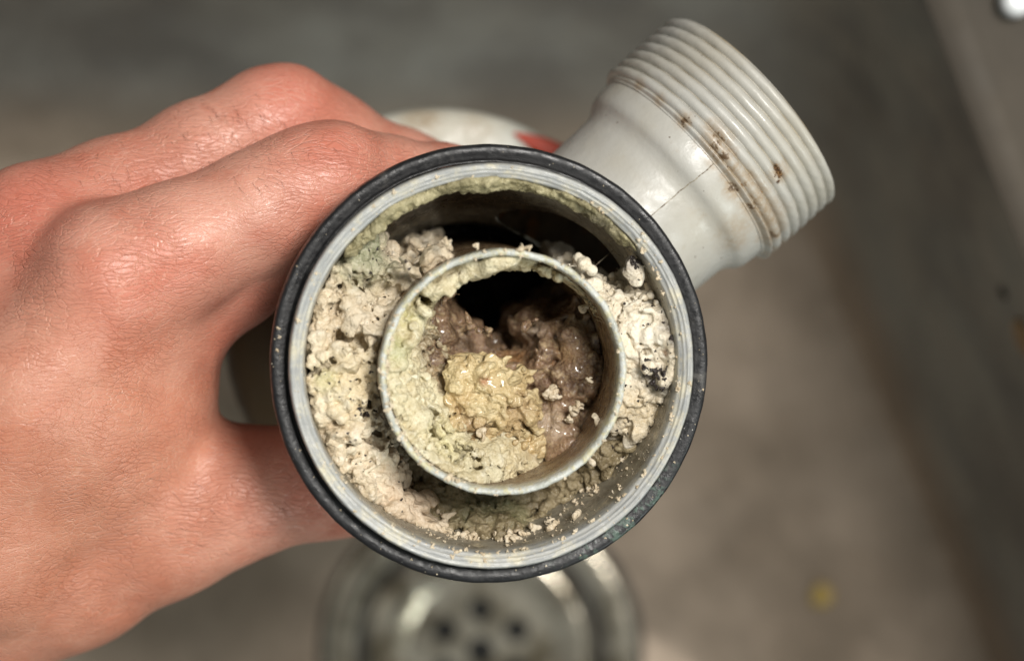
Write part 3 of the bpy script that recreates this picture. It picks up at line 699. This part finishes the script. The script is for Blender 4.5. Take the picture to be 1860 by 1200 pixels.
crumbs_on(vol, hg, 700, .4, 1.5, 79, k=.35, mask=(hg > -34), sink_=-.1); vol.F += .12 * vol.noise(.8, 76)
vol.F = np.maximum(vol.F, tube_field(vol, 21.0))
V, Q = vol.mesh(); V, Q = drop_small(V, Q, 60)
o = obj('grease_slime', V, Q, m_slime); o.matrix_world = TRAP_M; tag(o, 'wet glossy brown slime deep in the inner tube round the black hole', 'grease', 'clumps of old grease in the trap')

m_bk = grease('hole_black', lin(34, 26, 20), lin(22, 17, 13), lin(54, 42, 32), rough=.35, specks=0, bumps=.3)  # dark sheet added low in the trap to blacken the deep hole
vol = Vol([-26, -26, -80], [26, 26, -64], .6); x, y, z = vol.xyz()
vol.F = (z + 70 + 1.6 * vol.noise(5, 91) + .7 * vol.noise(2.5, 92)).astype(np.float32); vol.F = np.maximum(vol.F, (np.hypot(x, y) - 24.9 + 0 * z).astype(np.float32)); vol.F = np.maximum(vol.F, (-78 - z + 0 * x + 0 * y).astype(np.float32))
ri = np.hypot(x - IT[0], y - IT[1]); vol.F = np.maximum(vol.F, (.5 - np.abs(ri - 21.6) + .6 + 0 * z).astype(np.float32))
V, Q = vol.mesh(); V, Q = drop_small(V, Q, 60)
o = obj('hole_darkener', V, Q, m_bk); o.matrix_world = TRAP_M; tag(o, 'lumpy black sheet added to keep the deep hole in the inner tube dark', 'grease', 'clumps of old grease in the trap')

# the yellow lump in the middle
m_chunk = grease('chunk_yellow', lin(210, 190, 144), lin(192, 164, 114), lin(222, 206, 168), zones=[(L(940, 745, -14), 4, lin(158, 122, 80), .7), (L(860, 780, -15), 4, lin(150, 112, 76), .7), (L(915, 800, -15), 4, lin(168, 136, 92), .6), (L(845, 745, -15), 2.5, lin(170, 140, 100), .6), (L(880, 690, -12), 1.4, lin(150, 70, 30), .7), (L(838, 745, -16), .8, lin(30, 28, 30), .9)], rough=.40, wet=.5, specks=.5, bumps=.3, sss=.1)
vol = Vol(L(895, 730, -17) - np.array([15, 15, 13]), L(895, 730, -17) + np.array([15, 15, 10]), .30)
for px, py, zc_, r_ in [(845, 675, -17, 3.8), (868, 668, -17, 3.4), (832, 715, -18, 3.6), (860, 725, -16.5, 4.4), (888, 700, -16, 4.4), (908, 722, -16.5, 4.8), (928, 742, -17.5, 4.4), (948, 752, -19, 3.6), (900, 760, -17.5, 4.2), (845, 755, -19, 3.4), (880, 790, -19, 4), (925, 790, -19, 3.6), (855, 775, -19, 3.4), (950, 785, -20, 3), (820, 690, -19, 2.8), (900, 815, -17, 3.0), (960, 735, -19, 2.6), (865, 808, -17, 3), (970, 800, -20, 3)]:
    vol.ball(L(px, py, zc_), r_, 1.0)
vol.F += 1.2 * vol.noise(3.4, 81) + .8 * vol.noise(1.7, 82) + .38 * vol.noise(.85, 83) + .7 * np.clip(1 - np.abs(vol.noise(3.6, 84)) / .15, 0, 1)
torn(vol, 840, .6)
for _ in range(420):
    c = L(815 + 165 * g.random(), 650 + 175 * g.random(), -15 + g.uniform(-4, 2)); i = ((c - vol.lo) / vol.h).astype(int)
    if (i > 1).all() and (i < vol.n - 2).all() and abs(vol.F[tuple(i)]) < 1.0: vol.chip(c, .5 + 1.5 * g.random() ** 2, g, .15)
vol.F += .3 * vol.noise(1.0, 847) + .18 * vol.noise(.65, 848)
for _ in range(40):
    a = g.uniform(0, 1, 2); px = 815 + 165 * a[0]; py = 650 + 175 * a[1]
    c = L(px, py, -15 + g.uniform(-3, 1.5)); i = ((c - vol.lo) / vol.h).astype(int)
    if (i > 1).all() and (i < vol.n - 2).all() and abs(vol.F[tuple(i)]) < .8: vol.ball(c, .3 + .8 * g.random() ** 2, .25)
V, Q = vol.mesh(); V, Q = drop_small(V, Q, 60)
o = obj('grease_chunk', V, Q, m_chunk); o.matrix_world = TRAP_M; tag(o, 'moist yellow lump of grease in the middle of the inner tube', 'grease', 'clumps of old grease in the trap')

# loose crumbs on rim, wall and ring: one scattered mass
w = Vol([-1.6] * 3, [1.6] * 3, .22); x, y, z = w.xyz(); g1 = np.random.default_rng(8)
for q in range(5): w.chip(g1.normal(0, .45, 3), .85, g1, .1)
w.F += .12 * w.noise(.5, 4); cv, cq = w.mesh()
VV, QQ = [], []; off = 0
def crumb(c, r):
    global off
    q = np.random.default_rng(off + 1); A, _ = np.linalg.qr(q.normal(size=(3, 3)))
    VV.append((cv * q.uniform(.75, 1.15, 3)) @ A.T * r + c); QQ.append(cq + off); off += len(cv)
def wall_pt(a, z): r_ = float(wall_r(z)) - .15; return np.array([r_ * math.cos(a), r_ * math.sin(a), z])
for _ in range(260): crumb(wall_pt(R(g.uniform(-125, 5)), g.uniform(-22, -5)), .06 + .30 * g.random() ** 4)
for _ in range(60): crumb(wall_pt(R(g.normal(-88, 14)), g.normal(-12.5, 1.6)), .15 + 1.1 * g.random() ** 3)
for _ in range(70): crumb(wall_pt(R(g.normal(-42, 8)), g.normal(-19, 2)), .1 + .5 * g.random() ** 3)
for _ in range(110):
    a = R(g.uniform(0, 360)); r_ = g.uniform(34.5, 36.4); crumb(np.array([r_ * math.cos(a), r_ * math.sin(a), -(36.4 - r_) * .9]), .10 + .35 * g.random() ** 3)
for _ in range(60):
    a = R(g.uniform(0, 360)); r_ = g.uniform(38, 40); crumb(np.array([r_ * math.cos(a), r_ * math.sin(a), -4.25]), .06 + .16 * g.random() ** 3)
for _ in range(70):
    a = R(g.uniform(0, 360)); r_ = g.uniform(21.2, 22.4); crumb(np.array([IT[0] + r_ * math.cos(a), IT[1] + r_ * math.sin(a), 1.35]), .10 + .35 * g.random() ** 3)
for px, py, zc_, r_ in [(1000, 715, -17, 1.2), (1008, 718, -17, .9), (875, 787, -13, 1.0), (1045, 745, -14, 1.1), (1050, 735, -14, .8), (1070, 690, -12, .6), (1060, 560, -10, .8), (1085, 765, -7, .9), (1035, 760, -15, .9)]: crumb(L(px, py, zc_), r_)
for px, py, r_ in [(506, 597, .45), (508, 612, .3), (503, 637, .4), (545, 818, .2), (945, 452, .9), (960, 449, .6), (812, 440, .7), (865, 447, .5)]: crumb(L(px, py, 1 if 690 < px < 1140 else -4.3), r_)
m_cr = grease('crumb_cream', *CREAM, specks=.2)
o = obj('loose_crumbs', np.concatenate(VV), np.concatenate(QQ), m_cr); o.matrix_world = TRAP_M
tag(o, 'tiny loose grease crumbs scattered on the rims and the wall', 'crumbs', kind='stuff')

from mathutils.bvhtree import BVHTree
def chips(name, pts, mat, parent=None):
    global off
    VV.clear(); QQ.clear(); off = 0
    for c, r in pts: crumb(np.array(c), r)
    return obj(name, np.concatenate(VV), np.concatenate(QQ), mat, parent)
dirt = N('thread_dirt'); dirt.P(col=dirt.mix(dirt.ramp(dirt.noise(.9, 4), .4, .62), lin(74, 50, 28), lin(128, 96, 58)), rough=.75)
g2 = np.random.default_rng(12); pts = []
for px, py, sx, num, rr0 in [(1296, 255, 9, 26, 22.9), (1312, 282, 8, 26, 22.9), (1332, 312, 8, 16, 22.9), (1410, 313, 7, 30, 23.9), (1352, 335, 9, 18, 22.9), (1380, 365, 9, 18, 23), (1395, 395, 9, 18, 23), (1243, 222, 5, 18, 22.5), (1180, 168, 10, 10, 22.5), (1405, 425, 8, 14, 23)]:
    for _ in range(num): pts.append((on_arm(px + g2.normal(0, sx * .55), py + g2.normal(0, sx), rr0), .08 + .42 * g2.random() ** 2.5))
o = chips('grime', pts, dirt.m, op); o['kind'] = 'stuff'
tree = []
for ob in bpy.data.objects:
    if ob.name.startswith('grease_clump'):
        me_ = ob.data; tree.append(BVHTree.FromPolygons([v_.co / MM for v_ in me_.vertices], [list(p.vertices) for p in me_.polygons]))
def on_grease(px, py):
    c0 = Vector(TR.T @ (np.array([0, 0, H]) - TRAP_O)); d0 = Vector(TR.T @ (P(px, py, -10) - np.array([0, 0, H]))).normalized()
    best = None
    for t_ in tree:
        h_ = t_.ray_cast(c0, d0)
        if h_[0] is not None and (best is None or h_[3] < best[1]): best = (h_[0], h_[3])
    return None if best is None else np.array(best[0])
pts = []
for px, py, sx, num, r1 in [(1186, 675, 13, 20, .6), (1206, 690, 13, 18, .6), (1218, 580, 9, 22, .5), (1225, 625, 8, 16, .45), (1160, 600, 50, 22, .25), (1180, 720, 30, 14, .3), (1112, 455, 9, 26, .8), (1148, 470, 8, 16, .5), (640, 620, 60, 30, .22), (620, 740, 50, 26, .25), (668, 742, 10, 14, .5), (700, 860, 50, 14, .25), (690, 470, 25, 14, .25), (1150, 770, 25, 12, .25)]:
    for _ in range(num):
        q = on_grease(px + g2.normal(0, sx), py + g2.normal(0, sx))
        if q is not None: pts.append((q, .07 + r1 * g2.random() ** 2.2))
mould = N('mould_black'); mould.P(col=mould.mix(mould.noise(.8, 3), lin(26, 22, 22), lin(64, 54, 50)), rough=.45)
o = chips('mould_flecks', pts, mould.m); o.matrix_world = TRAP_M; tag(o, 'black mould flecks dotted over the grease', 'mould', kind='stuff')
pts = []
for _ in range(130):
    a = R(g2.normal(190, 40)); r_ = 21.1 + 1.2 * g2.random(); pts.append(((IT[0] + r_ * math.cos(a), IT[1] + r_ * math.sin(a), 1.2 - .6 * g2.random()), .12 + .5 * g2.random() ** 2.5))
for _ in range(90):
    a = R(g2.uniform(-150, 40)); r_ = g2.uniform(34.0, 34.8); pts.append(((r_ * math.cos(a), r_ * math.sin(a), -2.6 + (r_ - 34) * 1.2), .12 + .45 * g2.random() ** 2.5))
o = chips('lip_residue', pts, m_cr); o.matrix_world = TRAP_M; tag(o, 'cream residue stuck to the lips of tube and trap', 'residue', kind='stuff')

# =================================================================== THE HAND
hv = Vol([-165, -120, -105], [10, 62, 6], .85)
def chain(F, pts, k):
    q = [(P(a, b, c), r) for a, b, c, r in pts]
    for (a, ra), (b, rb) in zip(q[:-1], q[1:]): hv.capsule(a, b, ra, rb, k, F)
palm = np.full(hv.n, 50, np.float32)
# back of the hand: knuckle to wrist, one ray for each finger
chain(palm, [(200, 505, -17, 13.0), (40, 720, -18, 13.5), (-160, 960, -24, 15.5), (-420, 1180, -32, 20), (-700, 1420, -34, 24)], 8)
chain(palm, [(62, 428, -28, 12.5), (-110, 670, -26, 14), (-260, 930, -28, 16), (-520, 1170, -34, 21), (-760, 1400, -40, 24)], 8)
chain(palm, [(-50, 470, -48, 11.5), (-200, 700, -44, 14), (-360, 900, -40, 16), (-560, 1140, -44, 18)], 8)
chain(palm, [(-110, 540, -66, 11), (-260, 720, -60, 13), (-400, 880, -52, 15)], 8)
# flesh between forefinger and thumb
chain(palm, [(270, 600, -27, 11.5), (140, 760, -28, 15.5), (-60, 960, -32, 18)], 8)
chain(palm, [(270, 745, -34, 11.0), (200, 820, -36, 13), (0, 980, -38, 18)], 9)
chain(palm, [(302, 600, -33, 8.3), (300, 690, -37, 8.6), (288, 780, -39, 9.0)], 5)
chain(palm, [(200, 640, -46, 11), (60, 760, -52, 15), (-100, 760, -55, 15)], 9)
# thumb
thumb = np.full(hv.n, 50, np.float32)
chain(thumb, [(-40, 1112, -48, 16), (140, 1032, -46, 14.6), (292, 952, -43, 13.8), (440, 896, -42, 11.7), (600, 866, -44, 10.6), (640, 855, -45, 10.2)], 6)
chain(thumb, [(640, 855, -45, 10.4), (735, 905, -49, 9.0), (810, 935, -52, 7.4)], 4)
chain(thumb, [(330, 862, -43, 8), (430, 872, -44, 8.6), (560, 860, -45, 8.4)], 5)
index = np.full(hv.n, 50, np.float32)
chain(index, [(200, 505, -17, 12.8), (330, 450, -18, 11.6), (470, 385, -21, 10.6), (560, 338, -24, 10.0), (612, 322, -26, 9.9)], 5)
chain(index, [(612, 322, -26, 9.9), (700, 330, -32, 8.9), (800, 340, -40, 8.3), (900, 345, -50, 7.2)], 4)
chain(index, [(330, 560, -31, 10.5), (420, 490, -31, 10.3), (520, 420, -31, 9.0)], 5)
middle = np.full(hv.n, 50, np.float32)
chain(middle, [(62, 428, -28, 12.4), (200, 366, -33, 11.2), (360, 285, -38, 10.2), (480, 225, -41, 9.8), (528, 213, -43, 9.6)], 5)
chain(middle, [(528, 213, -43, 9.6), (600, 250, -48, 8.9), (740, 318, -58, 8.2), (880, 350, -70, 7.2)], 4)
ringf = np.full(hv.n, 50, np.float32)
chain(ringf, [(-50, 470, -48, 11.0), (200, 380, -58, 10), (440, 305, -62, 9), (600, 390, -68, 8), (680, 340, -74, 7)], 5)
little = np.full(hv.n, 50, np.float32)
chain(little, [(-110, 540, -66, 10.5), (140, 450, -76, 9), (330, 400, -80, 8), (500, 430, -82, 7.4), (570, 360, -84, 6.6)], 5)
F = None
for f_, k in ((index, 7), (middle, 6), (ringf, 6), (little, 6), (thumb, 8)):
    c = smin(palm, f_, k); F = c if F is None else smin(F, c, 1.1)
hv.F = F
for q0, q1 in (((386, 612, -30), (380, 690, -36)), ((372, 640, -27), (368, 730, -34))):
    hv.capsule(P(*q0), P(*q1), 1.6, 1.3, 1.6)
x, y, z = hv.xyz(); x = x - TRAP_O[0]; y = y - TRAP_O[1]; z = z - TRAP_O[2]
lx, ly, lz = (TR[0, i] * x + TR[1, i] * y + TR[2, i] * z for i in range(3))
po = np.array(smooth_profile(outer, 6))
ro = np.interp(lz, po[:, 1], po[:, 0]).astype(np.float32); ro = np.where(lz > -17.8, 40.5, ro)
hv.F = -smin(-hv.F, np.hypot(lx, ly) - ro - .25, 1.2)
ta = lx * arm_d[0] + ly * arm_d[1] + (lz - ARM_Z) * arm_d[2]
da = np.sqrt(np.maximum(lx ** 2 + ly ** 2 + (lz - ARM_Z) ** 2 - ta ** 2, 0)) - 20.2
hv.F = np.where(ta > 0, np.maximum(hv.F, -da), hv.F).astype(np.float32)
# tendon and knuckle relief, soft dents
hv.F += .45 * hv.noise(14, 90) + .28 * hv.noise(6, 91) + .07 * hv.noise(2.2, 92)
V, Q = hv.mesh(); V, Q = drop_small(V, Q, 500)
# relax once so no grid steps are left
for _ in range(3):
    acc = np.zeros_like(V); cnt = np.zeros(len(V))
    for a in range(4):
        np.add.at(acc, Q[:, a], V[Q[:, (a + 1) % 4]]); np.add.at(cnt, Q[:, a], 1)
        np.add.at(acc, Q[:, a], V[Q[:, (a + 3) % 4]]); np.add.at(cnt, Q[:, a], 1)
    V = V * .5 + .5 * acc / cnt[:, None]
sk = N('skin')
base = sk.mix(sk.ramp(sk.noise(.035, 3), .35, .65), lin(215, 155, 134), lin(204, 136, 115))
base = sk.mix(sk.ramp(sk.noise(.13, 4, .6), .48, .70, 0, .45), base, lin(196, 110, 86))
for px, py, z_, r_, s_ in [(20, 380, -15, 18, .55), (600, 300, -20, 14, .4), (520, 180, -36, 12, .5), (250, 520, -5, 16, .25), (440, 570, -25, 14, .4), (560, 900, -34, 12, .25), (380, 640, -24, 8, .25)]:
    base = sk.mix(sk.math('MULTIPLY', sk.near(P(px, py, z_), r_, .9, 3, .12), s_), base, lin(204, 104, 84))
for px, py, z_, r_, s_ in [(60, 980, -22, 50, .7), (230, 760, -14, 32, .3)]:      # skin browner towards the wrist, with its shading painted in
    base = sk.mix(sk.math('MULTIPLY', sk.near(P(px, py, z_), r_, .9, 6, .08), s_), base, lin(188, 124, 94))
# creases: long cells, two directions, and fine pores
wv = sk.t.nodes.new('ShaderNodeVectorMath'); wv.operation = 'ADD'
nz = sk.t.nodes.new('ShaderNodeTexNoise'); sk.t.links.new(sk.co, nz.inputs['Vector']); nz.inputs['Scale'].default_value = .10; nz.inputs['Detail'].default_value = 1
sca = sk.t.nodes.new('ShaderNodeVectorMath'); sca.operation = 'SCALE'; sca.inputs['Scale'].default_value = 6.0
sk.t.links.new(nz.outputs['Color'], sca.inputs[0]); sk.t.links.new(sk.co, wv.inputs[0]); sk.t.links.new(sca.outputs[0], wv.inputs[1])
cw = wv.outputs[0]
e1 = sk.vor(1.0, 'DISTANCE_TO_EDGE', sk.map((.24, 1.05, .6), (0, 0, R(24)), co=cw))
e2 = sk.vor(1.0, 'DISTANCE_TO_EDGE', sk.map((.26, 1.2, .7), (0, 0, R(-42)), co=cw))
e3 = sk.vor(2.0, 'DISTANCE_TO_EDGE', cw)
c1, c2, c3 = sk.ramp(e1, 0, .085), sk.ramp(e2, 0, .075), sk.ramp(e3, 0, .22)
amt = sk.ramp(sk.noise(.07, 3), .34, .66, .40, 1.0)
h = sk.math('ADD', sk.math('MULTIPLY', sk.math('ADD', sk.math('MULTIPLY', c1, .8), sk.math('MULTIPLY', c2, .6)), amt), sk.math('ADD', sk.math('MULTIPLY', c3, .14), sk.math('MULTIPLY', sk.noise(3.0, 3), .22)))
big = sk.noise(.28, 2, .5, co=sk.map((.35, 1.5, 1), (0, 0, R(20)), co=cw))
h = sk.math('ADD', h, sk.math('MULTIPLY', big, 1.2))
dry = sk.ramp(sk.noise(.09, 2), .40, .60)
lines = sk.math('SUBTRACT', 1.0, sk.math('MULTIPLY', c1, c2))
base = sk.mix(sk.math('MULTIPLY', sk.math('MULTIPLY', lines, dry), .18), base, lin(236, 194, 168))
base = sk.mix(sk.math('MULTIPLY', sk.math('MULTIPLY', lines, sk.math('SUBTRACT', 1.0, dry)), .18), base, lin(150, 80, 56))
base = sk.mix(sk.ramp(sk.noise(1.4, 4, .7), .45, .75, 0, .22), base, lin(170, 92, 68))
sk.P(col=base, rough=sk.ramp(sk.noise(.8, 3), .3, .7, .31, .46), spec=.5, normal=sk.bump(h, .105, 1.0), sss=.09, sssr=(1.0, .34, .18), ssss=.0015)
hand = obj('hand', V, Q, sk.m)
tag(hand, 'bare hand gripping the trap from the left, thumb below and fingers above', 'hand')

# fine dark hairs on the two near fingers
me = hand.data
nr = np.zeros(len(V) * 3, np.float32); me.vertices.foreach_get('normal', nr); nr = nr.reshape(-1, 3)
HV, HF = [], []
def hair(p, n, d, ln):
    base_i = len(HV); side = np.cross(n, d); side /= np.linalg.norm(side) + 1e-9
    bend = g.uniform(-.4, .4)
    for i in range(5):
        t = i / 4; c = p + d * ln * t + n * ln * (.42 * t - .25 * t * t) + side * bend * ln * t * t; w_ = .027 * (1 - .8 * t)
        for k in range(3):
            a = 2 * math.pi * k / 3; HV.append(c + w_ * (math.cos(a) * side + math.sin(a) * n))
        if i:
            for k in range(3): HF.append((base_i + 3 * i - 3 + k, base_i + 3 * i - 3 + (k + 1) % 3, base_i + 3 * i + (k + 1) % 3, base_i + 3 * i + k))
SP = (V[:, :2] / ((H - V[:, 2]) / H / 10)[:, None]) * np.array([1, -1]) + np.array([930, 600])
for (cx, cy, sx, sy, num, dv) in [(470, 310, 75, 35, 60, (.5, -.55, .1)), (420, 235, 130, 55, 90, (.4, -.75, .1)), (250, 310, 160, 50, 40, (.3, -.7, .2)), (420, 960, 150, 70, 22, (.6, -.3, .1))]:
    for _ in range(num):
        q = np.array([g.normal(cx, sx * .6), g.normal(cy, sy * .6)])
        dd = ((SP - q) ** 2).sum(1) + np.where(nr[:, 2] < .1, 1e6, 0); i = dd.argmin()
        if dd[i] > 400: continue
        n_v = nr[i]; d = np.array(dv) + g.normal(0, .12, 3); d -= n_v * (d @ n_v); d /= np.linalg.norm(d)
        hair(V[i], n_v, d, 1.5 + 3.5 * g.random() ** 1.5)
hm = N('hair_brown'); hm.P(col=lin(74, 44, 30), rough=.5)
o = obj('hair', HV, HF, hm.m, hand); o['kind'] = 'stuff'

# ---- far right: fitting on the sink wall and a white thing on the worktop
def wall_hit(px, py):
    from mathutils.bvhtree import BVHTree
    t_ = BVHTree.FromPolygons([v.co[:] for v in sink.data.vertices], [list(p.vertices) for p in sink.data.polygons])
    o_ = Vector((0, 0, H * MM)); d_ = (Vector(P(px, py, 0)) * MM - o_).normalized()
    return t_.ray_cast(o_, d_)[:2]
p_, n__ = wall_hit(1822, 532)
if p_:
    if n__.z < 0: n__ = -n__
    o = lump('grime_spot', p_ / MM, 2.6, dg.m, 41, sc3=(.7, 1.3, .25)); o.rotation_euler = n__.to_track_quat('Z', 'Y').to_euler(); tag(o, 'black smudge of grime on the sink wall at the right edge', 'grime')
p_, n__ = wall_hit(1862, 612)
if p_:
    if n__.z < 0: n__ = -n__
    v, f = lathe(smooth_profile([(5.2, -.5), (5, .8), (3.8, 1.6), (2, 1.9), (.02, 2)], 4), 32)
    o = obj('wall_fitting', v, f, br.m); o.matrix_world = Matrix.Translation(p_) @ n__.to_track_quat('Z', 'Y').to_matrix().to_4x4(); tag(o, 'small round brassy fitting on the sink wall, cut by the right edge', 'fitting')
cp = P(1842, 4, RIM_Z + 2)
v, f = lathe(smooth_profile([(3.6, 0), (3.8, 1.5), (3.5, 4), (2.2, 5.2), (.02, 5.4)], 4), 32)
o = obj('bottle_cap', v, f, wh.m); o.location = Vector(cp) * MM; tag(o, 'small white cap on the worktop in the top right corner', 'cap')
